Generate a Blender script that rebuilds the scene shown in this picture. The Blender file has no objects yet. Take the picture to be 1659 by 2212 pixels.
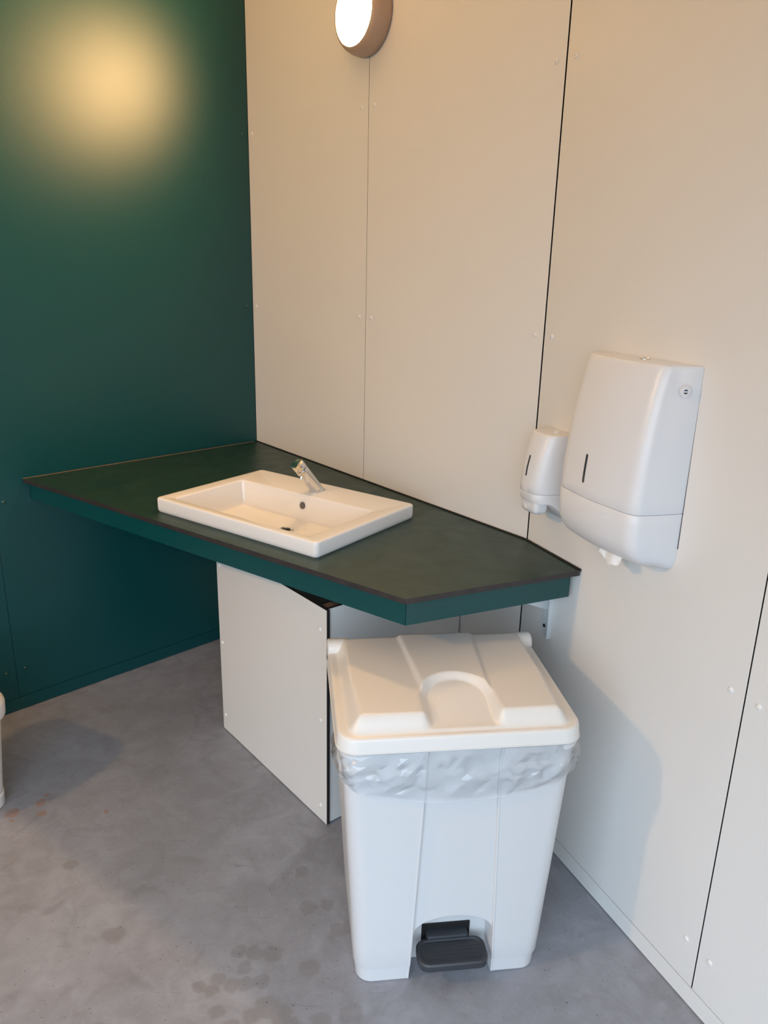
import bpy, bmesh, math, random
from mathutils import Vector, Matrix, noise
R_ = math.radians
random.seed(4)
scene = bpy.context.scene
col = scene.collection

# ------------------------------------------------------------------ camera
F_PX = 1663.0
CAM_H = 1.5467
def cam_setup():
    # down direction seen from the lens (x right, y down, z forward), then a level basis
    d = Vector(((706.5-829.5)/F_PX, (6377.0-1106.0)/F_PX, 1.0)).normalized()
    fw = Vector((0, 0, 1)); y = (fw - d*fw.dot(d)).normalized(); x = d.cross(y); u = -d
    rows = (x, y, u)
    colm = lambda k: Vector((rows[0][k], rows[1][k], rows[2][k]))
    bx, by, bz = colm(0), -colm(1), -colm(2)
    m = Matrix.Identity(4)
    for i in range(3):
        m[i][0], m[i][1], m[i][2] = bx[i], by[i], bz[i]
    m[2][3] = CAM_H
    cd = bpy.data.cameras.new('camera'); co = bpy.data.objects.new('camera', cd)
    col.objects.link(co); co.matrix_world = m
    cd.sensor_fit = 'HORIZONTAL'; cd.sensor_width = 36.0; cd.lens = F_PX/1659.0*36.0
    cd.clip_start = 0.02; cd.clip_end = 200
    scene.camera = co
cam_setup()

# ------------------------------------------------------------------ light and exposure
SKY_COL, SKY_STR = (0.655, 0.815, 1.0), 4.9
LAMP_COL, LAMP_STR = (1.0, 0.585, 0.245), 365.0
scene.view_settings.view_transform = 'Standard'
scene.view_settings.look = 'None'
scene.view_settings.gamma = 1.0
scene.view_settings.use_curve_mapping = False
scene.view_settings.exposure = 0.0
w = bpy.data.worlds.new('daylight_sky'); scene.world = w; w.use_nodes = True
bg = w.node_tree.nodes['Background']
bg.inputs[0].default_value = (*SKY_COL, 1); bg.inputs[1].default_value = SKY_STR

# ------------------------------------------------------------------ plan of the place (metres, camera above the origin)
T1, T2, TG = R_(-51.39), R_(-66.16), R_(224.67)
D = lambda t: Vector((math.cos(t), math.sin(t)))
d1, d2, dg = D(T1), D(T2), D(TG)
P_O = Vector((-0.5418, 3.1724))                  # green wall meets back wall
P_C = P_O + d1*1.502                             # back wall meets right wall
W2_LEN = 2.265
P_W2 = P_C + d2*W2_LEN
G_LEN = 3.35
P_O3 = P_O + dg*G_LEN
ng = Vector((0.703, -0.7112))
def mirror_dir(v): return dg*(-v.dot(dg)) + ng*v.dot(ng)
d3 = mirror_dir(d1)
P_C3 = P_O3 + d3*1.502
P_D = Vector((0.60, -0.30))                      # right jamb of the unseen entrance, set to shape the daylight
P_J = P_C3 + (P_D-P_C3)*0.15                     # left jamb, also set to shape the daylight
CEIL = 2.78
DOOR_H = 2.06
Z_CT = 0.8466                                    # counter top height

# daylight enters through the open entrance between the two splayed walls
def portal():
    a, b = P_D, P_J
    mid = (a+b)/2; ln = (b-a).length
    L = bpy.data.lights.new('entrance_daylight', 'AREA'); L.shape = 'RECTANGLE'; L.size = ln; L.size_y = DOOR_H
    L.cycles.is_portal = True
    o = bpy.data.objects.new('entrance_daylight', L); col.objects.link(o)
    e_ = (b-a).normalized(); inward = Vector((e_.y, -e_.x, 0)); inward = inward if inward.xy.dot(ng) < 0 else -inward
    o.location = (mid.x-inward.x*0.02, mid.y-inward.y*0.02, DOOR_H/2)
    o.rotation_euler = inward.to_track_quat('-Z', 'Z').to_euler()
portal()

# ------------------------------------------------------------------ materials
def nodes(name):
    m = bpy.data.materials.new(name); m.use_nodes = True
    return m, m.node_tree, m.node_tree.nodes['Principled BSDF']
def P(name, c, rough=0.5, metal=0.0, spec=0.5, bump=0.0, bscale=60, var=0.0, vscale=6, coat=0.0):
    m, nt, b = nodes(name)
    b.inputs['Base Color'].default_value = (*c, 1); b.inputs['Roughness'].default_value = rough
    b.inputs['Metallic'].default_value = metal; b.inputs['Specular IOR Level'].default_value = spec
    b.inputs['Coat Weight'].default_value = coat
    tc = nt.nodes.new('ShaderNodeTexCoord')
    if var:
        n = nt.nodes.new('ShaderNodeTexNoise'); n.inputs['Scale'].default_value = vscale; n.inputs['Detail'].default_value = 5
        nt.links.new(tc.outputs['Object'], n.inputs['Vector'])
        mx = nt.nodes.new('ShaderNodeMix'); mx.data_type = 'RGBA'
        mx.inputs[6].default_value = (*[x*(1-var) for x in c], 1); mx.inputs[7].default_value = (*[min(1, x*(1+var)) for x in c], 1)
        nt.links.new(n.outputs['Fac'], mx.inputs[0]); nt.links.new(mx.outputs[2], b.inputs['Base Color'])
    if bump:
        n2 = nt.nodes.new('ShaderNodeTexNoise'); n2.inputs['Scale'].default_value = bscale; n2.inputs['Detail'].default_value = 4
        nt.links.new(tc.outputs['Object'], n2.inputs['Vector'])
        bp = nt.nodes.new('ShaderNodeBump'); bp.inputs['Strength'].default_value = bump; bp.inputs['Distance'].default_value = 0.002
        nt.links.new(n2.outputs['Fac'], bp.inputs['Height']); nt.links.new(bp.outputs['Normal'], b.inputs['Normal'])
    return m
M = {}
M['white_panel'] = P('white_laminate', (0.735, 0.715, 0.675), 0.42, bump=0.06, bscale=220, var=0.012)
def green_mat():
    # satin laminate: saturated body under a clear, evenly rough resin surface
    m = bpy.data.materials.new('green_laminate'); m.use_nodes = True; nt = m.node_tree; nt.nodes.clear(); N = nt.nodes.new; L = nt.links.new
    out = N('ShaderNodeOutputMaterial'); mx = N('ShaderNodeMixShader'); df = N('ShaderNodeBsdfDiffuse'); gl = N('ShaderNodeBsdfAnisotropic')
    gl.distribution = 'BECKMANN'; gl.inputs['Roughness'].default_value = 0.40; gl.inputs['Color'].default_value = (1, 1, 1, 1)
    df.inputs['Color'].default_value = (0.0018, 0.056, 0.058, 1)
    fr = N('ShaderNodeFresnel'); fr.inputs['IOR'].default_value = 1.5
    tc = N('ShaderNodeTexCoord'); n = N('ShaderNodeTexNoise'); n.inputs['Scale'].default_value = 240; n.inputs['Detail'].default_value = 4
    bp = N('ShaderNodeBump'); bp.inputs['Strength'].default_value = 0.10; bp.inputs['Distance'].default_value = 0.002
    L(tc.outputs['Object'], n.inputs['Vector']); L(n.outputs['Fac'], bp.inputs['Height']); L(bp.outputs['Normal'], gl.inputs['Normal'])
    L(fr.outputs[0], mx.inputs[0]); L(df.outputs[0], mx.inputs[1]); L(gl.outputs[0], mx.inputs[2]); L(mx.outputs[0], out.inputs[0])
    return m
M['green_panel'] = green_mat()
M['core'] = P('black_laminate_core', (0.012, 0.011, 0.011), 0.55, bump=0.2, bscale=120)
M['core_edge'] = P('dark_worn_core_edge', (0.030, 0.024, 0.024), 0.5, bump=0.5, bscale=150, var=0.5, vscale=30)
M['backing'] = P('wall_backing', (0.02, 0.02, 0.02), 0.8)
M['white_screw'] = P('white_screw', (0.78, 0.76, 0.72), 0.3)
M['green_screw'] = P('green_screw', (0.008, 0.055, 0.045), 0.2, spec=0.8)
M['ceiling'] = P('ceiling_paint', (0.72, 0.71, 0.68), 0.8)
M['ceramic'] = P('white_ceramic', (0.82, 0.80, 0.77), 0.10, coat=0.3)
M['chrome'] = P('chrome', (0.72, 0.72, 0.72), 0.07, metal=1.0)
M['dark_metal'] = P('dark_drain', (0.05, 0.05, 0.05), 0.3, metal=1.0)
M['black'] = P('black_gap', (0.004, 0.004, 0.004), 0.7)
M['overflow'] = P('overflow_hole_shade', (0.11, 0.105, 0.10), 0.35)
M['sealant'] = P('black_sealant', (0.006, 0.006, 0.007), 0.55)
M['brown_sealant'] = P('brown_joint_strip', (0.16, 0.085, 0.05), 0.5)
M['wood'] = P('timber_batten', (0.23, 0.155, 0.11), 0.7, var=0.2, vscale=14)
M['bin_white'] = P('white_bin_plastic', (0.62, 0.615, 0.61), 0.34, bump=0.03, bscale=300)
M['lid_white'] = P('cream_lid_plastic', (0.74, 0.71, 0.66), 0.34, bump=0.03, bscale=300)
M['disp_white'] = P('white_dispenser_plastic', (0.74, 0.74, 0.745), 0.33)
M['disp_window'] = P('smoked_window', (0.045, 0.048, 0.052), 0.2)
M['grey_plastic'] = P('dark_grey_plastic', (0.035, 0.038, 0.045), 0.45, bump=0.15, bscale=200, var=0.2, vscale=25)
M['bracket'] = P('white_coated_steel', (0.62, 0.65, 0.65), 0.4)
M['paper'] = P('white_paper', (0.86, 0.85, 0.83), 0.9)
M['lamp_body_shaded'] = P('lamp_housing', (0.44, 0.32, 0.24), 0.4)  # white plastic; the brown puts its shaded look into the colour
M['ground'] = P('outdoor_paving', (0.10, 0.10, 0.095), 0.9, var=0.1)

def green_top():
    m, nt, b = nodes('green_counter_laminate')
    tc = nt.nodes.new('ShaderNodeTexCoord')
    n = nt.nodes.new('ShaderNodeTexNoise'); n.inputs['Scale'].default_value = 9; n.inputs['Detail'].default_value = 6; n.inputs['Distortion'].default_value = 1.2
    nt.links.new(tc.outputs['Object'], n.inputs['Vector'])
    r = nt.nodes.new('ShaderNodeMapRange'); r.inputs[1].default_value = 0.35; r.inputs[2].default_value = 0.75
    r.inputs[3].default_value = 0.36; r.inputs[4].default_value = 0.50
    nt.links.new(n.outputs['Fac'], r.inputs[0]); nt.links.new(r.outputs[0], b.inputs['Roughness'])
    mx = nt.nodes.new('ShaderNodeMix'); mx.data_type = 'RGBA'
    mx.inputs[6].default_value = (0.006, 0.030, 0.021, 1); mx.inputs[7].default_value = (0.012, 0.040, 0.027, 1)
    nt.links.new(n.outputs['Fac'], mx.inputs[0]); nt.links.new(mx.outputs[2], b.inputs['Base Color'])
    return m
M['green_top'] = green_top()

def lamp_mat():
    m, nt, b = nodes('lit_diffuser')
    b.inputs['Base Color'].default_value = (0.9, 0.85, 0.75, 1)
    b.inputs['Emission Color'].default_value = (*LAMP_COL, 1); b.inputs['Emission Strength'].default_value = LAMP_STR
    return m
M['lamp'] = lamp_mat()

def bag_mat():
    m, nt, b = nodes('clear_bag_film'); N = nt.nodes.new; L = nt.links.new
    b.inputs['Base Color'].default_value = (0.93, 0.94, 0.95, 1); b.inputs['Roughness'].default_value = 0.15
    b.inputs['Specular IOR Level'].default_value = 1.0
    tc = N('ShaderNodeTexCoord'); mp = N('ShaderNodeMapping'); mp.inputs['Rotation'].default_value = (0, 0.5, 0); mp.inputs['Scale'].default_value = (11, 11, 30)
    v = N('ShaderNodeTexVoronoi'); v.feature = 'DISTANCE_TO_EDGE'; v.inputs['Scale'].default_value = 1.0
    n = N('ShaderNodeTexNoise'); n.inputs['Scale'].default_value = 14; n.inputs['Detail'].default_value = 3; n.inputs['Distortion'].default_value = 1.5
    ad = N('ShaderNodeMath'); ad.operation = 'ADD'
    L(tc.outputs['Object'], mp.inputs['Vector']); L(mp.outputs[0], v.inputs['Vector']); L(tc.outputs['Object'], n.inputs['Vector'])
    ml = N('ShaderNodeMath'); ml.operation = 'MULTIPLY'; ml.inputs[1].default_value = 0.45; L(n.outputs['Fac'], ml.inputs[0])
    L(v.outputs['Distance'], ad.inputs[0]); L(ml.outputs[0], ad.inputs[1])
    bp = N('ShaderNodeBump'); bp.inputs['Strength'].default_value = 0.35; bp.inputs['Distance'].default_value = 0.008
    L(ad.outputs[0], bp.inputs['Height']); L(bp.outputs[0], b.inputs['Normal'])
    t = N('ShaderNodeBsdfTransparent'); t.inputs[0].default_value = (1, 1, 1, 1)
    mx = N('ShaderNodeMixShader'); mx.inputs[0].default_value = 0.22
    gl = N('ShaderNodeBsdfGlossy'); gl.inputs['Roughness'].default_value = 0.10; L(bp.outputs[0], gl.inputs['Normal'])
    fr = N('ShaderNodeFresnel'); fr.inputs['IOR'].default_value = 1.45; L(bp.outputs[0], fr.inputs['Normal'])
    m2 = N('ShaderNodeMixShader'); L(fr.outputs[0], m2.inputs[0]); 
    L(t.outputs[0], mx.inputs[1]); L(b.outputs[0], mx.inputs[2]); L(mx.outputs[0], m2.inputs[1]); L(gl.outputs[0], m2.inputs[2])
    L(m2.outputs[0], nt.nodes['Material Output'].inputs[0])
    return m
M['bag'] = bag_mat()

def concrete():
    m, nt, b = nodes('power_floated_concrete')
    L = nt.links.new; N = nt.nodes.new
    tc = N('ShaderNodeTexCoord')
    def noise_(scale, det, dist=0.0):
        n = N('ShaderNodeTexNoise'); n.inputs['Scale'].default_value = scale; n.inputs['Detail'].default_value = det
        n.inputs['Distortion'].default_value = dist; L(tc.outputs['Object'], n.inputs['Vector']); return n.outputs['Fac']
    def mix(f, a, c):
        k = N('ShaderNodeMix'); k.data_type = 'RGBA'
        L(f, k.inputs[0])
        for i, x in ((6, a), (7, c)):
            if isinstance(x, tuple): k.inputs[i].default_value = (*x, 1)
            else: L(x, k.inputs[i])
        return k.outputs[2]
    def rng(x, a, b_, c=0.0, d=1.0):
        r = N('ShaderNodeMapRange'); L(x, r.inputs[0])
        for i, v in enumerate((a, b_, c, d)): r.inputs[i+1].default_value = v
        return r.outputs[0]
    big = rng(noise_(2.3, 6, 0.6), 0.3, 0.7)
    c = mix(big, (0.254, 0.259, 0.284), (0.345, 0.353, 0.390))
    mid = rng(noise_(14, 8, 0.8), 0.35, 0.68)
    c = mix(rng(mid, 0, 1, 0, 0.45), c, (0.196, 0.195, 0.204))
    fine = rng(noise_(90, 3), 0.55, 0.8, 0, 0.35)
    c = mix(fine, c, (0.40, 0.405, 0.43))
    # dried drip marks and damp prints, each where it lies on the floor
    dn = N('ShaderNodeTexNoise'); dn.inputs['Scale'].default_value = 26; dn.inputs['Detail'].default_value = 3
    L(tc.outputs['Object'], dn.inputs['Vector'])
    va = N('ShaderNodeVectorMath'); va.operation = 'MULTIPLY_ADD'
    L(dn.outputs['Color'], va.inputs[0]); va.inputs[1].default_value = (0.03, 0.03, 0.0); L(tc.outputs['Object'], va.inputs[2])
    def spots(lst):
        acc = None
        for x, y, r in lst:
            ds = N('ShaderNodeVectorMath'); ds.operation = 'DISTANCE'
            L(va.outputs[0], ds.inputs[0]); ds.inputs[1].default_value = (x+0.015, y+0.015, 0.0)
            o = rng(ds.outputs['Value'], r*0.80, r*1.12, 1.0, 0.0)
            if acc is None: acc = o
            else:
                k = N('ShaderNodeMath'); k.operation = 'MAXIMUM'; L(acc, k.inputs[0]); L(o, k.inputs[1]); acc = k.outputs[0]
        return acc
    damp = spots(FLOOR_DAMP)
    c = mix(rng(damp, 0, 1, 0, 0.38), c, (0.17, 0.155, 0.142))
    rust = spots(FLOOR_RUST)
    c = mix(rng(rust, 0, 1, 0, 0.55), c, (0.30, 0.15, 0.09))
    sp = rng(noise_(170, 1), 0.745, 0.765)
    c = mix(sp, c, (0.04, 0.037, 0.035))
    mp = N('ShaderNodeMapping'); mp.inputs['Rotation'].default_value = (0, 0, 0.7); mp.inputs['Scale'].default_value = (5, 70, 1)
    sn = N('ShaderNodeTexNoise'); sn.inputs['Scale'].default_value = 1.0; sn.inputs['Detail'].default_value = 2; sn.inputs['Distortion'].default_value = 0.6
    L(tc.outputs['Object'], mp.inputs['Vector']); L(mp.outputs[0], sn.inputs['Vector'])
    c = mix(rng(sn.outputs['Fac'], 0.70, 0.78, 0, 0.45), c, (0.11, 0.105, 0.10))
    wn = rng(noise_(5.5, 7, 2.2), 0.56, 0.70, 0, 0.35)
    c = mix(wn, c, (0.17, 0.165, 0.165))
    L(c, b.inputs['Base Color'])
    L(rng(mid, 0, 1, 0.42, 0.58), b.inputs['Roughness'])
    b.inputs['Specular IOR Level'].default_value = 0.4
    bp = N('ShaderNodeBump'); bp.inputs['Strength'].default_value = 0.12; bp.inputs['Distance'].default_value = 0.004
    L(noise_(45, 6), bp.inputs['Height']); L(bp.outputs['Normal'], b.inputs['Normal'])
    return m
FLOOR_DAMP = [(-0.352,1.349,.020),(-0.318,1.334,.020),(-0.285,1.334,.021),(-0.255,1.342,.019),(-0.297,1.378,.019),(-0.387,1.325,.017),(-0.361,1.317,.016),
              (-0.338,1.265,.018),(-0.09,1.49,.022),(-0.06,1.50,.022),(-0.17,1.56,.022),(-0.12,1.57,.020),(-0.15,1.38,.024),(-0.24,1.418,.024),(-0.28,1.418,.022),(-0.32,1.424,.018),
              (-0.575,1.209,.026),(-0.74,1.18,.024),(-0.045,1.27,.026),(-0.11,1.25,.022),(-0.23,1.28,.03),(-0.26,1.258,.022),(-0.30,1.228,.02),(-0.325,1.20,.02),(-0.20,1.265,.026),(-0.175,1.235,.024),(-0.155,1.20,.028),(-0.12,1.17,.04),
              (-0.63,1.46,.028),(-0.82,1.68,.02),(-0.20,1.68,.02),(0.39,1.66,.02)]
FLOOR_RUST = [(-1.07,1.88,.017),(-1.055,1.845,.009),(-1.01,1.93,.016),(-0.985,1.885,.014),(-1.005,1.965,.009),(-0.80,1.90,.009)]
M['concrete'] = concrete()

# ------------------------------------------------------------------ mesh helpers
def link(o, parent=None):
    col.objects.link(o)
    if parent is not None: o.parent = parent
    return o
def mesh(name, vs, fs, mat, parent=None, smooth=False, fm=None, angle=None):
    me = bpy.data.meshes.new(name); me.from_pydata([tuple(v) for v in vs], [], fs)
    bm = bmesh.new(); bm.from_mesh(me); bmesh.ops.recalc_face_normals(bm, faces=bm.faces[:]); bm.to_mesh(me); bm.free()
    for x in (mat if isinstance(mat, (list, tuple)) else [mat]): me.materials.append(M[x])
    if fm: 
        for p, k in zip(me.polygons, fm): p.material_index = k
    if smooth:
        for p in me.polygons: p.use_smooth = True
        if angle: me.set_sharp_from_angle(angle=R_(angle))
    return link(bpy.data.objects.new(name, me), parent)
def empty(name, loc, rz=0.0):
    o = bpy.data.objects.new(name, None); o.empty_display_size = 0.1
    o.location = loc; o.rotation_euler = (0, 0, rz); return link(o)
def tag(o, label, cat, group=None):
    o['label'] = label; o['category'] = cat
    if group: o['group'] = group
    return o
def struct(o, label, cat):
    o['kind'] = 'structure'; o['label'] = label; o['category'] = cat; return o
def box_vf(x0, x1, y0, y1, z0, z1):
    v = [(x0,y0,z0),(x1,y0,z0),(x1,y1,z0),(x0,y1,z0),(x0,y0,z1),(x1,y0,z1),(x1,y1,z1),(x0,y1,z1)]
    f = [(0,3,2,1),(4,5,6,7),(0,1,5,4),(1,2,6,5),(2,3,7,6),(3,0,4,7)]
    return v, f
def box(name, x0, x1, y0, y1, z0, z1, mat, parent=None, fm=None, bevel=0.0):
    v, f = box_vf(x0, x1, y0, y1, z0, z1)
    o = mesh(name, v, f, mat, parent, fm=fm)
    if bevel:
        bm = bmesh.new(); bm.from_mesh(o.data)
        bmesh.ops.bevel(bm, geom=bm.edges[:], offset=bevel, segments=2, affect='EDGES', profile=0.5)
        bm.to_mesh(o.data); bm.free()
    return o
def loft_vf(loops, cap0=True, cap1=True, closed=True):
    n = len(loops[0]); vs = [p for l in loops for p in l]; fs = []
    for i in range(len(loops)-1):
        for j in range(n if closed else n-1):
            k = (j+1) % n
            fs.append((i*n+j, i*n+k, (i+1)*n+k, (i+1)*n+j))
    if cap0: fs.append(tuple(range(n))[::-1])
    if cap1: fs.append(tuple(range((len(loops)-1)*n, len(loops)*n)))
    return vs, fs
def loft(name, loops, mat, parent=None, cap0=True, cap1=True, smooth=True, angle=40):
    v, f = loft_vf(loops, cap0, cap1)
    return mesh(name, v, f, mat, parent, smooth=smooth, angle=angle)
def rrect(x0, x1, y0, y1, r, z, seg=6):
    out = []
    for cx, cy, a0 in ((x1-r, y0+r, -90), (x1-r, y1-r, 0), (x0+r, y1-r, 90), (x0+r, y0+r, 180)):
        for k in range(seg+1):
            a = R_(a0 + 90*k/seg); out.append((cx+r*math.cos(a), cy+r*math.sin(a), z))
    return out
def lathe(name, prof, mat, parent=None, axis='Y', seg=40, loc=(0,0,0), angle=35):
    # prof: (radius, distance along axis); axis -Y means out from a wall
    loops = []
    for r, h in prof:
        lp = []
        for k in range(seg):
            a = 2*math.pi*k/seg; c, s = r*math.cos(a), r*math.sin(a)
            if axis == 'Y': p = (c, -h, s)
            elif axis == 'X': p = (h, c, s)
            else: p = (c, s, h)
            lp.append((p[0]+loc[0], p[1]+loc[1], p[2]+loc[2]))
        loops.append(lp)
    return loft(name, loops, mat, parent, True, True, True, angle)
def tube(name, pts, r, mat, parent=None, seg=8):
    loops = []
    for i, p in enumerate(pts):
        p = Vector(p); a = Vector(pts[max(0, i-1)]); b = Vector(pts[min(len(pts)-1, i+1)])
        t = (b-a).normalized(); up = Vector((0,0,1)) if abs(t.z) < 0.9 else Vector((1,0,0))
        e = t.cross(up).normalized(); g = e.cross(t)
        loops.append([tuple(p + e*r*math.cos(2*math.pi*k/seg) + g*r*math.sin(2*math.pi*k/seg)) for k in range(seg)])
    return loft(name, loops, mat, parent)
def prism(name, poly, z0, z1, mat, parent=None, side_mat=False):
    n = len(poly); v = [(*p, z0) for p in poly] + [(*p, z1) for p in poly]
    f = [tuple(range(n))[::-1], tuple(range(n, 2*n))] + [(i, (i+1)%n, n+(i+1)%n, n+i) for i in range(n)]
    return mesh(name, v, f, mat, parent, fm=[0, 0]+[1]*n if side_mat else None)

# ------------------------------------------------------------------ structure: floor, ceiling, panelled walls
outer = [P_O, P_C, P_W2, P_D, P_C3, P_O3]
cen = sum(outer, Vector((0, 0)))/6
grow = [p + (p-cen).normalized()*0.12 for p in outer]
fl = prism('floor', [tuple(p) for p in grow], -0.12, 0.0, 'concrete')
struct(fl, 'grey power-floated concrete floor with drip marks', 'floor')
ce = prism('ceiling', [tuple(p) for p in grow], CEIL, CEIL+0.1, 'ceiling')
struct(ce, 'plain white ceiling above the washroom', 'ceiling')
gd = box('ground', -14, 14, -16, 14, -0.30, -0.125, 'ground')
struct(gd, 'grey paving outside the entrance', 'ground')

def screw_mesh(mat):
    r = 0.0068
    prof = [(r, 0.0), (r*0.98, 0.0009), (r*0.80, 0.0026), (r*0.50, 0.0034), (r*0.30, 0.0035), (r*0.26, 0.0014), (r*0.02, 0.0012)]
    o = lathe('screw', prof, mat, None, 'Y', 14); me = o.data; bpy.data.objects.remove(o); return me
SCREW = {'white_panel': screw_mesh('white_screw'), 'green_panel': screw_mesh('green_screw')}
ROWS = (0.157, 0.776, 1.395, 2.015, 2.635)
def screw(parent, x, z, mat, y=0.0):
    o = bpy.data.objects.new('screw', SCREW[mat]); o.location = (x, y, z); o.rotation_euler = (0, R_(random.uniform(0, 90)), 0)
    return link(o, parent)
def wall(name, origin, direc, length, joints, gaps, mat, label, skirt_name, screw_x, ext=0.07):
    # local x runs along the wall, the room lies at -y; the panel faces stand at y = 0
    a = math.atan2(direc.y, direc.x)
    o = box(name, -ext, length+ext, 0.0095, 0.07, 0, CEIL, 'backing')
    o.location = (origin.x, origin.y, 0); o.rotation_euler = (0, 0, a)
    struct(o, label, 'wall')
    xs = [0.0] + list(joints) + [length]
    for i in range(len(xs)-1):
        x0 = xs[i] + gaps[i]/2; x1 = xs[i+1] - gaps[i+1]/2
        p = box('panel', x0, x1, 0.0, 0.009, 0.052, CEIL-0.005, [mat, 'core'], o, fm=[1,1,0,1,1,1])
        for sx in screw_x[i]:
            for z in ROWS: screw(p, sx, z, mat)
    b = box(skirt_name, 0.002, length-0.002, -0.0006, 0.0085, 0.003, 0.0505, mat)
    b.location = o.location; b.rotation_euler = o.rotation_euler
    struct(b, 'thin skirting strip along the foot of ' + label, 'skirting')
    return o
wall('wall_back', P_O, d1, 1.502, [0.749], [0.003, 0.0016, 0.005], 'white_panel', 'white laminate panel wall behind the basin counter',
     'baseboard_back', [(0.030, 0.714), (0.777, 1.471)])
wall('wall_right', P_C, d2, W2_LEN, [0.757, 1.511], [0.005, 0.0030, 0.0030, 0.003], 'white_panel', 'white laminate panel wall carrying the dispensers',
     'baseboard_right', [(0.034, 0.722), (0.789, 1.478), (1.544, 2.232)])
wall('wall_left', P_O3, -dg, G_LEN, [1.057, G_LEN-1.057], [0.003, 0.0012, 0.0012, 0.003], 'green_panel', 'dark green laminate panel wall with the lamp reflection',
     'baseboard_left', [(0.03, 1.025), (1.088, G_LEN-1.088), (G_LEN-1.025, G_LEN-0.026)])
wall('wall_opposite', P_C3, -d3, 1.502, [0.753], [0.005, 0.0016, 0.003], 'white_panel', 'white laminate panel wall across the room',
     'baseboard_opposite', [(0.031, 0.722), (0.785, 1.471)])
for nm_, a_, b_, lb_ in (('right', P_W2, P_D, 'right'), ('left', P_J, P_C3, 'left')):  # unseen walls beside the entrance, added to shape the incoming daylight
    fd = b_-a_; fL = fd.length
    wall('wall_front_'+nm_, a_, fd.normalized(), fL, [], [0.003, 0.003], 'white_panel', 'unseen white laminate panel wall %s of the entrance, placed to shape daylight' % lb_,
         'baseboard_front_'+nm_, [(0.034, fL-0.034)], ext=0.0)
# unseen lintel over the entrance, added to hold daylight off the upper walls
lin_d = (P_C3-P_D); lin = box('trim_1', 0.0, lin_d.length, 0.0, 0.07, DOOR_H, CEIL, 'white_panel')
lin.location = (P_D.x, P_D.y, 0); lin.rotation_euler = (0, 0, math.atan2(lin_d.y, lin_d.x))
struct(lin, 'unseen white lintel added above the entrance to limit daylight', 'lintel')

# ------------------------------------------------------------------ round wall lamps
def lamp(origin, direc, x, z, label):
    a = math.atan2(direc.y, direc.x); n = Vector((direc.y, -direc.x))
    e = empty('wall_lamp', (origin.x+direc.x*x, origin.y+direc.y*x, z), a)
    tag(e, label, 'lamp', 'round bulkhead lamps on the white walls')
    lathe('lamp_housing', [(0.099, 0.0004), (0.107, 0.004), (0.109, 0.020), (0.108, 0.034), (0.104, 0.048), (0.0985, 0.058), (0.094, 0.062), (0.089, 0.0625), (0.087, 0.058)], 'lamp_body_shaded', e, 'Y', 64, angle=60)
    lathe('diffuser', [(0.0865, 0.0575), (0.0865, 0.0605), (0.082, 0.0635), (0.065, 0.067), (0.035, 0.069), (0.004, 0.0695)], 'lamp', e, 'Y', 64, angle=60)
lamp(P_O, d1, 0.750, 2.253, 'round glowing wall lamp on the white wall above the basin')
lamp(P_C3, -d3, 1.502-0.72, 2.253, 'round glowing wall lamp on the far opposite wall')

# ------------------------------------------------------------------ counter
P_E = P_C + d2*0.2413
P_F = Vector((0.0526, 1.5781))
P_G = P_O + dg*0.9548
CO = empty('vanity_counter', (P_F.x, P_F.y, 0))
tag(CO, 'dark green laminate counter with black edges spanning the corner', 'counter')
rel = lambda p: (p.x-P_F.x, p.y-P_F.y)
SINK_ANG = R_(-35.6)
sx_ = Vector((math.cos(SINK_ANG), math.sin(SINK_ANG))); sy_ = Vector((-sx_.y, sx_.x))
SW, SD, SH = 0.6262, 0.4424, 0.0434
P_S = Vector((-0.1672, 1.8109)) - sx_*SW               # left front corner of the basin
def inset_corner(p, a, b, off):
    # corner between directions a and b (unit, leaving p), moved inward by off from both
    s = a.x*b.y - a.y*b.x; c = a.dot(b); k = off/abs(s)
    return p + (a+b)*k
def counter_top():
    n1 = Vector((d1.y, -d1.x)); n2 = Vector((d2.y, -d2.x))
    g = 0.005
    pts = [P_O + (n1+ng)*g*1.1, P_C + (n1+n2).normalized()*g, P_E + n2*g, P_F, P_G + ng*g*0.7]
    hole = [P_S + sx_*x + sy_*y for x, y in ((0.03, 0.018), (SW-0.03, 0.018), (SW-0.03, SD-0.10), (0.03, SD-0.10))]
    bm = bmesh.new(); E = []
    for ring in (pts, hole):
        vs = [bm.verts.new((*rel(p), Z_CT)) for p in ring]
        E += [bm.edges.new((vs[i], vs[(i+1) % len(vs)])) for i in range(len(vs))]
    bmesh.ops.triangle_fill(bm, use_beauty=True, edges=E)
    top = bm.faces[:]
    r = bmesh.ops.extrude_face_region(bm, geom=top)
    for v in r['geom']:
        if isinstance(v, bmesh.types.BMVert): v.co.z -= 0.0135
    bmesh.ops.recalc_face_normals(bm, faces=bm.faces[:])
    for f in bm.faces: f.material_index = 1 if abs(f.normal.z) < 0.5 else 0
    me = bpy.data.meshes.new('top'); bm.to_mesh(me); bm.free()
    me.materials.append(M['green_top']); me.materials.append(M['core_edge'])
    return link(bpy.data.objects.new('top', me), CO)
counter_top()
uFG = (P_G-P_F).normalized(); vFE = (P_E-P_F).normalized()
IN = 0.019
PA = inset_corner(P_F, uFG, vFE, IN)
nFG = Vector((-uFG.y, uFG.x)); nFG = nFG if nFG.dot(vFE) > 0 else -nFG
nFE = Vector((-vFE.y, vFE.x)); nFE = nFE if nFE.dot(uFG) > 0 else -nFE
def hit(p, u, q, d):
    # distance along u from p to the line q + d*t
    den = u.x*d.y - u.y*d.x; r = q-p
    return (r.x*d.y - r.y*d.x)/den
lf = hit(PA, uFG, P_O, dg) - 0.006
le = hit(PA, vFE, P_C, d2) - 0.017
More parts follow.
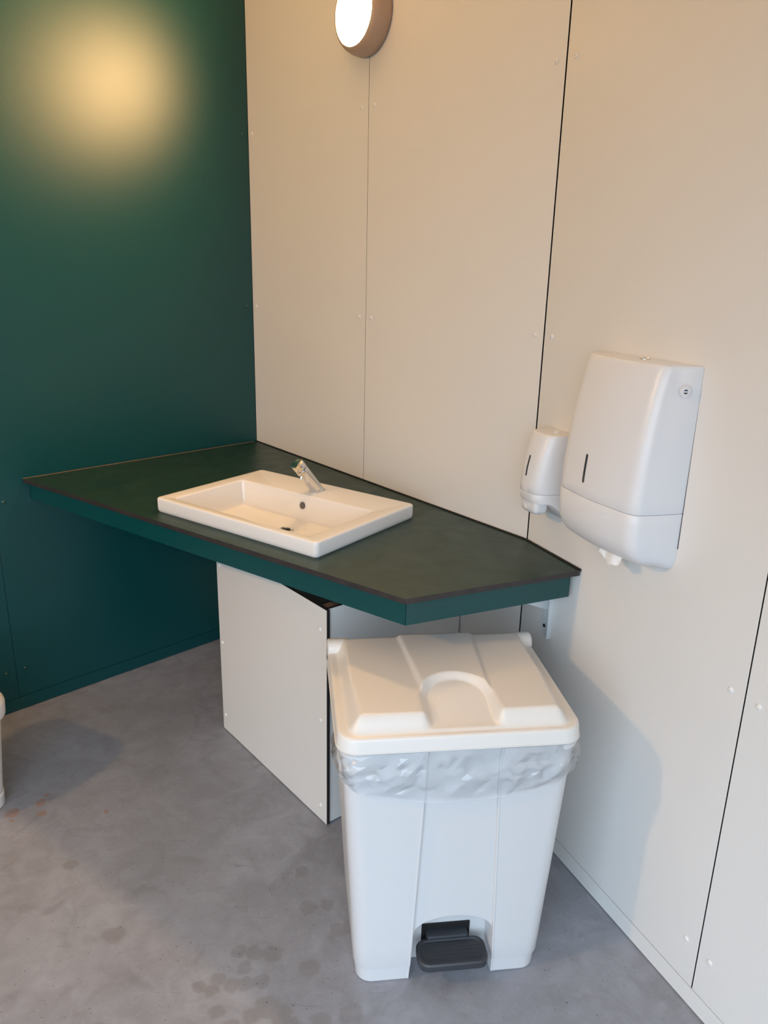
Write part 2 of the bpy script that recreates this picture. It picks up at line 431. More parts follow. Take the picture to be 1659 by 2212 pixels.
def apron(p, u, nn, l, cut):
    q = [p + u*0.0008, p + u*l, p + u*l + nn*0.013, p + u*cut + nn*0.013]
    o = prism('apron', [rel(x) for x in q], 0.7708, Z_CT-0.0137, ['green_panel', 'core'], CO)
    for pl in o.data.polygons:
        pl.material_index = 0 if abs(pl.normal.z) < 0.5 else 1
    return o
apron(PA, uFG, nFG, lf, 0.0135)
apron(PA, vFE, nFE, le, 0.0005)
n1 = Vector((d1.y, -d1.x)); n2 = Vector((d2.y, -d2.x))
zz = Z_CT + 0.0005
q_ = 0.0040
tube('sealant', [(*rel(p), zz) for p in (P_O + (n1+ng)*q_*1.15, P_O + d1*0.5 + n1*q_, P_O + d1*1.0 + n1*q_, P_C + (n1+n2).normalized()*q_*1.05, P_E + n2*q_)], 0.0036, 'sealant', CO)
tube('sealant', [(*rel(p), zz-0.001) for p in (P_O + ng*0.0027 + dg*0.016, P_O + dg*0.5 + ng*0.0027, P_G + ng*0.0027)], 0.0022, 'brown_sealant', CO)

# steel bracket under the counter on the right wall
BR = empty('counter_bracket', (P_C.x, P_C.y, 0), T2)
tag(BR, 'white steel bracket under the right end of the counter', 'bracket')
bp_pts = []
for k in range(9):
    a = math.pi + math.pi*k/8
    bp_pts.append((0.123 + 0.0165*math.cos(a), 0.627 + 0.0165*math.sin(a)))
bp_pts += [(0.1395, 0.826), (0.1065, 0.826)]
v = [(x, -0.0005, z) for x, z in bp_pts] + [(x, -0.0045, z) for x, z in bp_pts]; n_ = len(bp_pts)
mesh('wall_plate', v, [tuple(range(n_)), tuple(range(n_, 2*n_))[::-1]] + [(i, (i+1)%n_, n_+(i+1)%n_, n_+i) for i in range(n_)], 'bracket', BR)
box('plate_lip', 0.1400, 0.1425, -0.013, -0.0005, 0.613, 0.826, 'bracket', BR)
gus = [(-0.0047, 0.690), (-0.0047, 0.828), (-0.30, 0.828), (-0.30, 0.812)]
v = [(0.119, y, z) for y, z in gus] + [(0.123, y, z) for y, z in gus]
mesh('gusset_arm', v, [(0,1,2,3), (7,6,5,4)] + [(i, (i+1)%4, 4+(i+1)%4, 4+i) for i in range(4)], 'bracket', BR)
box('flange', 0.1065, 0.1395, -0.30, -0.0047, 0.8285, 0.8322, 'bracket', BR)
lathe('bolt', [(0.0052, 0.0045), (0.0052, 0.0052), (0.0045, 0.0064), (0.001, 0.0066)], 'dark_metal', BR, 'Y', 16, loc=(0.1175, 0, 0.641))

# ------------------------------------------------------------------ basin
SK = empty('wash_basin', (P_S.x, P_S.y, Z_CT), SINK_ANG)
tag(SK, 'white ceramic rectangular basin set into the green counter', 'basin')
def basin():
    x0, x1, y0, y1 = 0.0, SW, 0.0, SD
    bx0, bx1, by0, by1 = 0.050, SW-0.050, 0.030, 0.305
    L = []
    S = 8
    L.append(rrect(x0+0.004, x1-0.004, y0+0.004, y1-0.004, 0.012, 0.0003, S))
    L.append(rrect(x0+0.001, x1-0.001, y0+0.001, y1-0.001, 0.014, 0.004, S))
    L.append(rrect(x0, x1, y0, y1, 0.014, 0.012, S))
    L.append(rrect(x0, x1, y0, y1, 0.014, SH-0.006, S))
    for k in (30, 60, 90):
        i = 0.006*(1-math.cos(R_(k))); L.append(rrect(x0+i, x1-i, y0+i, y1-i, 0.014-i*0.7, SH-0.006+0.006*math.sin(R_(k)), S))
    L.append(rrect(x0+0.012, x1-0.012, y0+0.012, y1-0.012, 0.010, SH, S))
    L.append(rrect(bx0-0.006, bx1+0.006, by0-0.006, by1+0.006, 0.020, SH-0.0004, S))
    for k in (30, 60, 90):
        i = 0.006*math.sin(R_(k)) - 0.006; L.append(rrect(bx0+i, bx1-i, by0+i, by1-i, 0.015, SH-0.006*(1-math.cos(R_(k)))-0.0004, S))
    for t, i, r in ((0.25, 0.004, 0.014), (0.5, 0.008, 0.014), (0.75, 0.012, 0.014), (0.90, 0.0155, 0.015), (0.96, 0.019, 0.017), (0.99, 0.025, 0.020), (1.0, 0.034, 0.024)):
        z = (SH-0.0065) + (-0.036-(SH-0.0065))*t
        L.append(rrect(bx0+i, bx1-i, by0+i*0.8, by1-i*0.8, r, z, S))
    dx, dy = 0.313, 0.226
    last = L[-1]
    for t in (0.3, 0.6, 0.85):
        lp = []
        for p in last:
            v = Vector((p[0]-dx, p[1]-dy)); a = math.atan2(v.y, v.x)
            q = Vector((dx+0.024*math.cos(a), dy+0.024*math.sin(a)))
            s = 1-t
            lp.append((q.x+(p[0]-q.x)*s, q.y+(p[1]-q.y)*s, -0.036-0.010*t))
        L.append(lp)
    lp = []
    for p in last:
        a = math.atan2(p[1]-dy, p[0]-dx); lp.append((dx+0.024*math.cos(a), dy+0.024*math.sin(a), -0.0470))
    L.append(lp)
    L.append([(dx+(x-dx)*0.98, dy+(y-dy)*0.98, -0.056) for x, y, z in lp])
    return loft('bowl', L, 'ceramic', SK, cap0=False, cap1=True, angle=50)
basin()
dr = lathe('drain', [(0.0235, -0.050), (0.0235, -0.0462), (0.0215, -0.0452), (0.0185, -0.0460), (0.0175, -0.0505), (0.002, -0.0515)], 'chrome', SK, 'Z', 32, loc=(0.313, 0.226, 0))
lathe('drain_plug', [(0.013, -0.0512), (0.013, -0.047), (0.011, -0.0455), (0.001, -0.0448)], 'dark_metal', dr, 'Z', 24, loc=(0.313, 0.226, 0))
ovy = 0.305 - 0.0095*0.8
ov = lathe('overflow_ring', [(0.0160, -0.004), (0.0158, 0.0006), (0.0138, 0.0022), (0.0118, 0.0018), (0.0112, -0.003), (0.0005, -0.0035)], 'ceramic', SK, 'Y', 28)
ov.location = (0.3135, 0.2993, 0.0095); ov.rotation_euler = (R_(-8), 0, 0)
o2 = lathe('overflow_shade_disc', [(0.0106, -0.0020), (0.0106, 0.0012), (0.0005, 0.0013)], 'overflow', ov, 'Y', 24)  # grey disc paints the shade inside the recessed overflow hole

# ------------------------------------------------------------------ tap
TP = empty('basin_tap', (*(P_S + sx_*0.316 + sy_*0.366), Z_CT+SH), SINK_ANG)
tag(TP, 'leaning chrome push tap standing on the white basin', 'tap')
ax = Vector((0.0, -0.094, 0.103)); LEN = ax.length; ax = ax/LEN
ex = Vector((1, 0, 0)); ey = ax.cross(ex).normalized()
def ring(c, r, seg=36): return [tuple(c + ex*r*math.cos(2*math.pi*k/seg) + ey*r*math.sin(2*math.pi*k/seg)) for k in range(seg)]
def base_ring(r, z, seg=36):
    out = []
    for k in range(seg):
        q = ex*r*math.cos(2*math.pi*k/seg) + ey*r*math.sin(2*math.pi*k/seg)
        t = (z-q.z)/ax.z; out.append(tuple(q + ax*t))
    return out
rr = 0.0190
lo = [base_ring(rr+0.0022, 0.0002), base_ring(rr+0.0022, 0.0022), base_ring(rr+0.0004, 0.005), base_ring(rr, 0.012)]
lo += [ring(ax*t, rr) for t in (0.055, 0.08, 0.100, LEN-0.0245)] + [ring(ax*(LEN-0.0235), rr-0.001)]
loft('tap_body', lo, 'chrome', TP, angle=45)
loft('cap_joint', [ring(ax*(LEN-0.0240), rr-0.0016), ring(ax*(LEN-0.0200), rr-0.0016)], 'black', TP)
loft('push_cap', [ring(ax*(LEN-0.0206), rr-0.0006), ring(ax*(LEN-0.0198), rr+0.0002), ring(ax*(LEN-0.004), rr+0.0002), ring(ax*(LEN-0.001), rr-0.0012), ring(ax*(LEN+0.0004), rr-0.004), ring(ax*(LEN+0.0010), 0.001)], 'chrome', TP, angle=30)
sp_c = ax*(LEN-0.042) - ey*0.0
dn = Vector((0, -0.45, -0.9)).normalized()
e1 = Vector((1, 0, 0)); e2 = dn.cross(e1).normalized()
def ring2(c, r, seg=24): return [tuple(c + e1*r*math.cos(2*math.pi*k/seg) + e2*r*math.sin(2*math.pi*k/seg)) for k in range(seg)]
loft('spout', [ring2(sp_c + dn*0.004, 0.0098), ring2(sp_c + dn*0.021, 0.0092), ring2(sp_c + dn*0.0235, 0.0082), ring2(sp_c + dn*0.0235, 0.0062), ring2(sp_c + dn*0.021, 0.006)], 'chrome', TP, angle=40)

# ------------------------------------------------------------------ pipe casing below the counter
P1 = Vector((-0.543, 2.344)); P2 = Vector((-0.145, 1.859))
dc = (P2-P1).normalized(); nc = Vector((-dc.y, dc.x))           # nc points back to the wall
CL = (P2-P1).length
CA = empty('pipe_casing', (P1.x, P1.y, 0), math.atan2(dc.y, dc.x))
tag(CA, 'white boxed pipe casing with black panel edges under the counter', 'casing')
TOPZ = 0.683
f_ = box('front_panel', 0, CL, 0.0, 0.010, 0.003, TOPZ, ['white_panel', 'core'], CA, fm=[1,1,0,1,0,1])
for x, zs in ((0.018, (0.062, 0.340, 0.618)), (CL-0.032, (0.053, 0.336, 0.617))):
    for z in zs: screw(f_, x, z, 'white_panel')
dep1 = hit(P2, nc, P_O, d1) - 0.004
sd = box('side_panel', CL-0.016, CL-0.006, 0.0108, dep1, 0.003, TOPZ, ['white_panel', 'core'], CA, fm=[1,1,1,0,1,0])
dep0 = hit(P1, nc, P_O, d1) - 0.004
box('side_panel', 0.006, 0.016, 0.0108, dep0, 0.003, TOPZ, ['white_panel', 'core'], CA, fm=[1,1,1,0,1,0])
box('batten', CL-0.062, CL-0.0165, 0.012, 0.058, 0.003, TOPZ-0.012, 'wood', CA)
box('batten', CL-0.062, CL-0.0165, 0.0585, dep1-0.02, TOPZ-0.058, TOPZ-0.014, 'wood', CA)
box('batten', 0.0165, CL-0.0625, 0.0105, 0.055, 0.003, 0.05, 'wood', CA)

# ------------------------------------------------------------------ towel dispenser
TC = 0.3880
TD = empty('towel_dispenser', (*(P_C + d2*TC), 0.955), T2)
tag(TD, 'large white plastic paper towel dispenser with a dark slot window', 'towel dispenser')
def lerp_tab(tab, z):
    if z <= tab[0][0]: return tab[0][1]
    for (a, va), (b, vb) in zip(tab, tab[1:]):
        if z <= b: 
            t = (z-a)/(b-a); return va + (vb-va)*t
    return tab[-1][1]
DEP = [(0.0, 0.044), (0.004, 0.062), (0.012, 0.079), (0.024, 0.096), (0.040, 0.109), (0.060, 0.117), (0.085, 0.1205), (0.13, 0.1205), (0.18, 0.1185), (0.24, 0.1135), (0.30, 0.1055), (0.36, 0.0945), (0.405, 0.084), (0.4255, 0.0775)]
HWW = [(0.0, 0.134), (0.006, 0.141), (0.02, 0.1455), (0.05, 0.1475), (0.4255, 0.1500)]
HWF = [(0.0, 0.110), (0.02, 0.128), (0.06, 0.133), (0.2, 0.132), (0.4255, 0.127)]
def disp_loop(z, sc=1.0, cut=0.0):
    dp = lerp_tab(DEP, z)*sc; hw = lerp_tab(HWW, z) - cut; hf = lerp_tab(HWF, z) - cut
    rc = min(0.034, dp*0.55); bow = min(0.012, dp*0.15)
    pts = [(hw, -0.0006, z)]
    pts += [(hw + (hf-hw)*t**1.6, -(dp-rc)*t, z) for t in (0.25, 0.5, 0.75)]
    pts += [(hf - rc + rc*math.cos(R_(a)), -(dp-rc) - rc*math.sin(R_(a))*(1-bow/rc*0.6), z) for a in range(0, 91, 15)]
    yb = pts[-1][1]; xb = hf-rc
    pts += [(xb*t, yb - bow*0.6*(1-t*t), z) for t in (0.66, 0.33, 0.0)]
    return pts + [(-x, y, zz_) for x, y, zz_ in pts[-2::-1]]
def front_y(x, z):
    lp = disp_loop(z); best = 0
    for (xa, ya, _), (xb, yb, _) in zip(lp, lp[1:]):
        if (xa-x)*(xb-x) <= 0 and abs(xa-xb) > 1e-6:
            y = ya + (yb-ya)*(x-xa)/(xb-xa); best = min(best, y)
    return best
SEAM = 0.127
zs_lo = [0.0, 0.003, 0.007, 0.012, 0.018, 0.025, 0.034, 0.046, 0.06, 0.08, 0.10, SEAM-0.0022]
loops = [disp_loop(z) for z in zs_lo] + [disp_loop(SEAM-0.0006, 0.992, 0.0008)]
lw = loft('lower_cover', loops, 'disp_white', TD, angle=50)
zs_up = [SEAM+0.0018, 0.15, 0.18, 0.21, 0.24, 0.27, 0.30, 0.33, 0.36, 0.385, 0.405, 0.417]
loops = [disp_loop(SEAM+0.0002, 0.992, 0.0008)] + [disp_loop(z) for z in zs_up] + [disp_loop(0.4242, 0.996, 0.0003), disp_loop(0.4255, 0.984, 0.0013)]
up = loft('upper_cover', loops, 'disp_white', TD, angle=50)
box('back_plate', -0.1495, 0.1495, -0.0006, 0.0, 0.05, 0.423, 'grey_plastic', TD)
def slot(name, fy, xc, z0, z1, hw, parent, mat='disp_window'):
    # capsule strip following a curved front
    rows = 24; vs = []; fs = []
    for k in range(rows+1):
        z = z0 + (z1-z0)*k/rows; e = min(z-z0, z1-z)
        h = hw if e >= hw else math.sqrt(max(1e-9, hw*hw-(hw-e)**2))
        for m_ in range(5):
            x = xc + h*(m_/2-1); vs.append((x, fy(x, z)-0.0008, z))
        for m_ in range(5):
            x = xc + h*(m_/2-1); vs.append((x, fy(x, z)+0.003, z))
    for k in range(rows):
        a = k*10
        for m_ in range(4):
            fs.append((a+m_, a+m_+1, a+10+m_+1, a+10+m_)); fs.append((a+5+m_, a+15+m_, a+15+m_+1, a+5+m_+1))
        fs.append((a, a+10, a+15, a+5)); fs.append((a+4, a+9, a+19, a+14))
    return mesh(name, vs, fs, mat, parent)
slot('slot_window', front_y, -0.029, 0.157, 0.222, 0.0032, up)
# side lock
lk = lathe('side_lock', [(0.0115, -0.004), (0.0115, 0.0012), (0.0105, 0.0018), (0.0048, 0.0016), (0.0045, 0.0002), (0.0005, 0.0)], 'disp_white', TD, 'Y', 28)
hw_ = lerp_tab(HWW, 0.378)
lk.location = (hw_-0.0035, -0.036, 0.378); lk.rotation_euler = (0, 0, R_(77))
box('key_slot', -0.0042, 0.0042, -0.0009, 0.0, -0.0040, -0.0016, 'grey_plastic', lk)
box('key_slot', -0.0042, 0.0042, -0.0009, 0.0, 0.0016, 0.0040, 'grey_plastic', lk)
tl = lathe('top_lock', [(0.0105, 0.4245), (0.0105, 0.4275), (0.0092, 0.4283), (0.0078, 0.4266), (0.0005, 0.4264)], 'chrome', TD, 'Z', 28, loc=(0.0125, -0.026, 0))
# embossed maker's strokes on the lower cover
for (x, z, h, t) in ((0.040, 0.108, .0075, 0), (0.0435, 0.1095, .0045, .2), (0.046, 0.1055, .0045, -.2), (0.050, 0.1085, .006, .3), (0.0555, 0.107, .0075, 0.12), (0.060, 0.107, .0075, 0), (0.066, 0.1065, .0075, .15)):
    b_ = box('embossed_stroke', -0.0007, 0.0007, -0.0009, 0.002, -h/2, h/2, 'disp_white', lw)
    b_.location = (x, front_y(x, z), z); b_.rotation_euler = (0, t, 0)
# sheet of paper towel hanging out below
pv, pf = [], []
NX = 14
for i in range(NX+1):
    t = i/NX; x = -0.020 + 0.070*t; dz = -0.006 - 0.014*max(0, math.sin(math.pi*min(1, t*0.95)))*(0.5+0.8*t) + 0.002*math.sin(t*19)
    for y, zz_ in ((-0.052, 0.012), (-0.060, -0.001), (-0.066, dz)):
        pv.append((x + (0.004 if zz_ == dz else 0), y + 0.004*math.sin(t*7), zz_))
for i in range(NX):
    for k in range(2): pf.append((i*3+k, i*3+k+1, (i+1)*3+k+1, (i+1)*3+k))
PT = mesh('paper_towel', pv, pf, 'paper')
PT.location = (*(P_C + d2*TC), 0.955); PT.rotation_euler = (0, 0, T2)
sol = PT.modifiers.new('thickness', 'SOLIDIFY'); sol.thickness = 0.0006
tag(PT, 'white paper towel hanging from the underside of the large dispenser', 'paper towel')

# ------------------------------------------------------------------ soap dispenser
SC_ = 0.117
SO = empty('soap_dispenser', (*(P_C + d2*SC_), 0.965), T2)
tag(SO, 'small white soap dispenser with push bar left of the towel dispenser', 'soap dispenser')
SDEP = [(0.020, 0.086), (0.03, 0.0945), (0.05, 0.099), (0.08, 0.0995), (0.12, 0.0955), (0.16, 0.087), (0.20, 0.074), (0.2065, 0.0705)]
def soap_loop(z, sc=1.0, zf=None):
    dp = lerp_tab(SDEP, z)*sc; hw = 0.0540*(0.97+0.03*sc); n = 22
    out = []
    for k in range(n+1):
        a = math.pi*k/n; c, s = math.cos(a), math.sin(a)
        x = hw*math.copysign(abs(c)**0.55, c); y = -0.0006 - (dp-0.0006)*abs(s)**0.62
        out.append((x, y, z if zf is None else zf(x, y)))
    return out
# lower edge sweeps down toward the wall
edge = lambda x, y: 0.036 - 0.050*max(0, 1-(-y)/0.062)**1.4 * (1.0 if True else 0)
S2 = 0.060
loops = [soap_loop(0.034, 0.90, lambda x, y: edge(x, y)-0.001), soap_loop(0.034, 0.985, lambda x, y: edge(x, y)), soap_loop(0.036, 1.0, lambda x, y: edge(x, y)+0.004)]
loops += [soap_loop(0.045, 1.0, lambda x, y: max(0.045, edge(x, y)+0.008) if False else 0.045), soap_loop(S2-0.0018), soap_loop(S2-0.0005, 0.985)]
loft('lower_cover', loops, 'disp_white', SO, angle=50)
zs = [S2+0.0014, 0.08, 0.10, 0.12, 0.14, 0.16, 0.18, 0.195, 0.2025]
loops = [soap_loop(S2+0.0002, 0.985)] + [soap_loop(z) for z in zs] + [soap_loop(0.205, 0.985), soap_loop(0.2065, 0.95)]
su_ = loft('upper_cover', loops, 'disp_white', SO, angle=50)
def soap_front(x, z):
    lp = soap_loop(z); best = 0
    for (xa, ya, _), (xb, yb, _) in zip(lp, lp[1:]):
        if (xa-x)*(xb-x) <= 0 and abs(xa-xb) > 1e-6: best = min(best, ya + (yb-ya)*(x-xa)/(xb-xa))
    return best
slot('slot_window', soap_front, -0.006, 0.099, 0.152, 0.0026, su_)
PBF = -0.0885
pb = loft('push_bar', [rrect(-0.024, 0.020, PBF+0.012, -0.055, 0.006, 0.0035), rrect(-0.032, 0.027, PBF+0.005, -0.050, 0.010, 0.0055), rrect(-0.0365, 0.0315, PBF+0.0015, -0.048, 0.012, 0.0105)] + [rrect(-0.0385, 0.0335, PBF, -0.047, 0.013, z) for z in (0.018, 0.028)] + [rrect(-0.0385, 0.0335, PBF, -0.047, 0.013, 0.0405)], 'disp_white', SO, angle=45)
lathe('push_mark', [(0.0085, -PBF-0.0005), (0.0085, -PBF+0.001), (0.0070, -PBF+0.001), (0.0066, -PBF+0.0004), (0.0005, -PBF+0.0004)], 'disp_white', pb, 'Y', 24, loc=(-0.006, 0, 0.022))
lathe('top_lock', [(0.009, 0.2055), (0.009, 0.2085), (0.008, 0.209), (0.0068, 0.2078), (0.0005, 0.2076)], 'disp_white', SO, 'Z', 24, loc=(0.004, -0.024, 0))

# ------------------------------------------------------------------ big pedal bin
BA = R_(7.35)
BN = empty('pedal_bin', (-0.0432, 1.339, 0), BA)
tag(BN, 'large white plastic pedal bin with cream lid below the counter end', 'bin')
BC = 0.2155
def bin_loop(z, ins=0.0):
    t = z/0.62
    hw = 0.2125 + 0.0345*t - ins; vf = 0.0 - 0.012*t + ins; vb = 0.335 + 0.055*t - ins
    r = 0.036
    u1 = 0.127 + 0.018*min(1, z/0.55); u2 = 0.317 - 0.020*min(1, z/0.55)
    x0, x1 = BC-hw, BC+hw
    out = []
    g = 0.0065
    for x, y in ((u1-0.0055, 0.0), (u1-0.0035, -0.0012), (u1-0.001, -0.0006), (u1+0.0012, g), (u1+0.004, g)): out.append((x, vf+y, z))
    for k in range(1, 6): out.append((u1+0.004+(u2-u1-0.008)*k/6, vf+g, z))
    for x, y in ((u2-0.004, g), (u2-0.0012, g), (u2+0.001, -0.0006), (u2+0.0035, -0.0012), (u2+0.0055, 0.0)): out.append((x, vf+y, z))
    for cx, cy, a0 in ((x1-r, vf+r, -90), (x1-r, vb-r, 0), (x0+r, vb-r, 90), (x0+r, vf+r, 180)):
        for k in range(9):
            a = R_(a0+90*k/8); out.append((cx+r*math.cos(a), cy+r*math.sin(a), z))
    return out
loops = [bin_loop(0.0005, 0.006), bin_loop(0.003, 0.0035), bin_loop(0.040, 0.0030), bin_loop(0.0425, 0.0005), bin_loop(0.045, 0.0)]
loops += [bin_loop(0.045 + (0.598-0.045)*k/12) for k in range(1, 13)]
loops += [bin_loop(0.600, -0.005), bin_loop(0.616, -0.006), bin_loop(0.6185, -0.002)]
body = loft('body', loops, 'bin_white', BN, angle=30)
# arched pedal recess cut into the front
cut = [(0.1235, -0.02), (0.1325, 0.128)]
for k in range(1, 16):
    a = math.pi - math.pi*k/16
    cut.append((0.222 + 0.0895*math.cos(a), 0.128 + 0.046*math.sin(a)))
cut += [(0.3115, 0.128), (0.3175, -0.02)]
cv = [(x, -0.06, z) for x, z in cut] + [(x, 0.060, z) for x, z in cut]; n = len(cut)
cutter = mesh('cutter', cv, [tuple(range(n)), tuple(range(n, 2*n))[::-1]] + [(i, (i+1)%n, n+(i+1)%n, n+i) for i in range(n)], 'bin_white', BN)
md = body.modifiers.new('recess', 'BOOLEAN'); md.operation = 'DIFFERENCE'; md.object = cutter; md.solver = 'EXACT'
bpy.context.view_layer.update()
dgx = bpy.context.evaluated_depsgraph_get()
nm = bpy.data.meshes.new_from_object(body.evaluated_get(dgx))
body.modifiers.clear(); body.data = nm
bpy.data.objects.remove(cutter)
for p in nm.polygons: p.use_smooth = True
nm.set_sharp_from_angle(angle=R_(30))
box('pedal_slot_shade', 0.162, 0.276, 0.0565, 0.0605, 0.012, 0.099, 'black', BN, bevel=0.0015)  # black plate paints the dark of the pedal opening
# pedal
pl = [rrect(0.146, 0.300, -0.030, 0.040, 0.022, 0.052, 6), rrect(0.143, 0.303, -0.034, 0.042, 0.024, 0.056, 6), rrect(0.143, 0.303, -0.034, 0.042, 0.024, 0.070, 6), rrect(0.146, 0.300, -0.031, 0.039, 0.022, 0.0735, 6), rrect(0.152, 0.294, -0.025, 0.034, 0.018, 0.0735, 6), rrect(0.154, 0.292, -0.023, 0.032, 0.017, 0.0715, 6)]
pd = loft('pedal', pl, 'grey_plastic', BN, angle=35)
for k in range(5): box('grip_rib', 0.160, 0.286, -0.016+0.0105*k, -0.0135+0.0105*k, 0.0713, 0.0726, 'grey_plastic', pd)
box('pedal_arm', 0.172, 0.268, 0.034, 0.0600, 0.056, 0.084, 'grey_plastic', pd, bevel=0.004)

# lid
LZ, LT = 0.6205, 0.653
lu0, lu1, lv0, lv1 = -0.042, 0.473, -0.020, 0.392
def sd_rr(x, y, x0, x1, y0, y1, r):
    cx, cy = (x0+x1)/2, (y0+y1)/2; qx = abs(x-cx)-((x1-x0)/2-r); qy = abs(y-cy)-((y1-y0)/2-r)
    return math.hypot(max(qx, 0), max(qy, 0)) + min(max(qx, qy), 0) - r
def sstep(a, b, x):
    t = max(0, min(1, (x-a)/(b-a))); return t*t*(3-2*t)
def lid_z(x, y):
    # ledge, then a raised shield, a centre strip, and an arched thumb recess at the front
    s = -sd_rr(x, y, lu0+0.021, lu1-0.021, lv0+0.014, lv1-0.008, 0.030)
    frontness = sstep(0.20, -0.01, y)
    rise = sstep(0.0, 0.024 + 0.010*frontness, s)
    h = 0.031*rise
    cx = 0.2225; ul = 0.150 - 0.018*max(0, (y-0.12)/0.24); ur = 0.298 + 0.016*max(0, (y-0.12)/0.24)
    strip = sstep(ul-0.006, ul+0.006, x)*sstep(ur+0.006, ur-0.006, x)
    h += 0.0065*strip*rise*sstep(0.06, 0.10, y)
    # recess
    hwid = 0.084 + 0.10*max(0, 0.05-y)*0.6
    if y > 0.085: d = math.hypot(x-cx, (y-0.085)*0.92) - 0.084
    else: d = abs(x-cx) - hwid
    inside = sstep(0.0, -0.020, d)
    floor_h = 0.0035 + 0.0235*sstep(-0.012, 0.19, y)
    floor_h = min(floor_h, h)
    return LT + h*(1-inside) + floor_h*inside
def lid():
    cx, cy = (lu0+lu1)/2, (lv0+lv1)/2
    base = []
    segs = []
    r = 0.045
    # dense outline
    for ccx, ccy, a0 in ((lu1-r, lv0+r, -90), (lu1-r, lv1-0.03, 0), (lu0+r, lv1-0.03, 90), (lu0+r, lv0+r, 180)):
        rr_ = r if ccy < 0.2 else 0.03
        ccx2 = (lu1-rr_) if ccx > 0.2 else (lu0+rr_)
        for k in range(11):
            a = R_(a0+90*k/10); base.append((ccx2+rr_*math.cos(a), ccy+rr_*math.sin(a)))
    dense = []
    for i in range(len(base)):
        p, q = base[i], base[(i+1) % len(base)]
        m = max(1, int(math.hypot(p[0]-q[0], p[1]-q[1])/0.0062))
        for k in range(m): dense.append((p[0]+(q[0]-p[0])*k/m, p[1]+(q[1]-p[1])*k/m))
    def off(e): return [(cx+(x-cx)*(1-e/((lu1-lu0)/2)), cy+(y-cy)*(1-e/((lv1-lv0)/2))) for x, y in dense]
    L = []
    L.append([(x, y, LZ) for x, y in off(0.004)])
    L.append([(x, y, LZ) for x, y in off(-0.0012)])
    L.append([(x, y, LZ+0.0025) for x, y in off(-0.0012)])
    L.append([(x, y, LZ+0.003) for x, y in off(0.0)])
    L.append([(x, y, LT-0.006) for x, y in off(0.0022)])
    for k in (35, 65, 90):
        i = 0.0022 + 0.006*(1-math.cos(R_(k))); L.append([(x, y, LT-0.006+0.006*math.sin(R_(k))) for x, y in off(i)])
    e0 = 0.009
    ring0 = off(e0)
    NR = 72
    for k in range(1, NR):
        t = 1 - (k/NR)
        ring_ = [(cx+(x-cx)*t, cy+(y-cy)*t) for x, y in ring0]
        L.append([(x, y, lid_z(x, y)) for x, y in ring_])
    return loft('lid', L, 'lid_white', BN, cap0=False, cap1=True, angle=60)
ld = lid()
for u0, u1 in ((-0.041, 0.012), (0.419, 0.472)):
    prof = [(0.004, u0), (0.020, u0), (0.0235, u0+0.002), (0.0235, u1-0.004), (0.019, u1)]
    h = lathe('hinge', prof, 'lid_white', ld, 'X', 28, loc=(0, 0.372, 0.6555), angle=40)

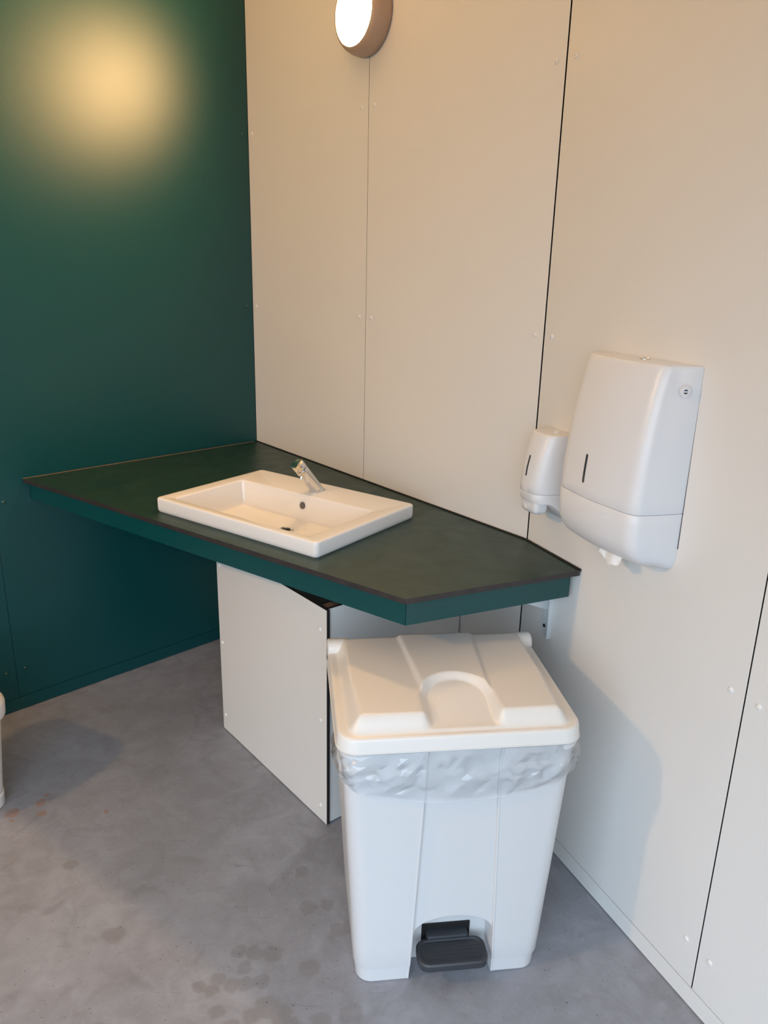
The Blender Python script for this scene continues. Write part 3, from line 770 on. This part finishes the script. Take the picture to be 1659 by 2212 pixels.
# bin liner folded over the rim
def liner():
    N = 128; rows = 9
    base = bin_loop(0.6)
    # resample a rounded outline
    r = 0.05
    def outline(off, z):
        t = z/0.62; hw = 0.2125+0.0345*t+off; vf = -0.012*t-off; vb = 0.335+0.055*t+off
        pts = []
        per = []
        for cx, cy, a0 in ((BC+hw-r, vf+r, -90), (BC+hw-r, vb-r, 0), (BC-hw+r, vb-r, 90), (BC-hw+r, vf+r, 180)):
            for k in range(13):
                a = R_(a0+90*k/12); per.append(Vector((cx+r*math.cos(a), cy+r*math.sin(a))))
        tot = [0]
        for i in range(len(per)): tot.append(tot[-1]+(per[(i+1) % len(per)]-per[i]).length)
        for k in range(N):
            s = tot[-1]*k/N
            for i in range(len(per)):
                if tot[i+1] >= s: 
                    q = (s-tot[i])/max(1e-9, tot[i+1]-tot[i]); pts.append(per[i].lerp(per[(i+1) % len(per)], q)); break
        return pts
    L = []
    ref = outline(0.01, 0.6)
    for j in range(rows+1):
        t = j/rows
        lp = []
        for k in range(N):
            p = ref[k]
            x = (p.x-BC)/0.25
            front = max(0.0, min(1.0, (0.10-p.y)/0.10))
            zlow = 0.496 + 0.036*abs(x)**2.2 + 0.006*math.sin(k*0.19+1.0)*(1-front) + 0.003*math.sin(k*0.21)
            z = 0.6185 + (zlow-0.6185)*t
            lp.append((k, z, t))
        L.append(lp)
    loops = []
    rnd = random.Random(11)
    for j, lp in enumerate(L):
        t = j/rows
        zmid = 0.6185 - 0.115*t
        o0 = outline(0.0062, zmid); o1 = outline(0.0230, zmid)
        out = []
        for k, z, tt in lp:
            n3 = noise.noise(Vector((k*0.17, t*3.0, 1.7)))
            n4 = noise.noise(Vector((k*0.55 + t*5.0, t*5.0, 5.2)))
            a = 0.24 + 0.34*n3 + 0.26*n4 + rnd.uniform(-0.10, 0.10)
            x = (ref[k].x-BC)/0.25
            corner = max(0, abs(x)-0.72)/0.28
            if ref[k].y < 0.12: a += 0.42*corner*math.sin(math.pi*min(1, t*1.15))
            if ref[k].y > 0.10: a *= 0.45
            a *= min(1, 0.25+t*3.0)*(1 if t < 0.75 else 1-(t-0.75)*1.8)
            a = max(0.04, min(1.2, a))
            p = o0[k].lerp(o1[k], a)
            dz = rnd.uniform(-0.004, 0.004) if 0 < j < rows else 0
            out.append((p.x, p.y, z + dz))
        loops.append(out)
    v_, f_q = loft_vf(loops, False, False)
    f_t = []
    for q in f_q:
        if rnd.random() < 0.72: f_t += [(q[0], q[1], q[3]), (q[1], q[2], q[3])]
        else: f_t += [(q[0], q[1], q[2]), (q[0], q[2], q[3])]
    o = mesh('bin_liner', v_, f_t, 'bag', BN, smooth=True, angle=16)
    o['label'] = 'clear plastic bin liner folded over the rim'
    return o
liner()

# ------------------------------------------------------------------ small bin at the left
LB = empty('small_bin', (-1.266, 1.897, 0), R_(-25))
tag(LB, 'small white plastic bin on the floor at the left frame edge', 'bin')
bw, bd = 0.142, 0.11
def sb(z, o): return rrect(-bw-o, bw+o, -bd-o, bd+o, 0.055+o, z, 8)
loft('body', [sb(0.0005, -0.006), sb(0.004, -0.001), sb(0.040, 0.001), sb(0.043, -0.002), sb(0.295, 0.020), sb(0.297, 0.018)], 'bin_white', LB, angle=35)
loft('lid', [sb(0.2975, 0.024), sb(0.301, 0.034), sb(0.335, 0.036), sb(0.345, 0.033), sb(0.351, 0.022), sb(0.357, 0.004), sb(0.370, -0.014), sb(0.375, -0.05)], 'bin_white', LB, angle=50)

bpy.context.view_layer.update()
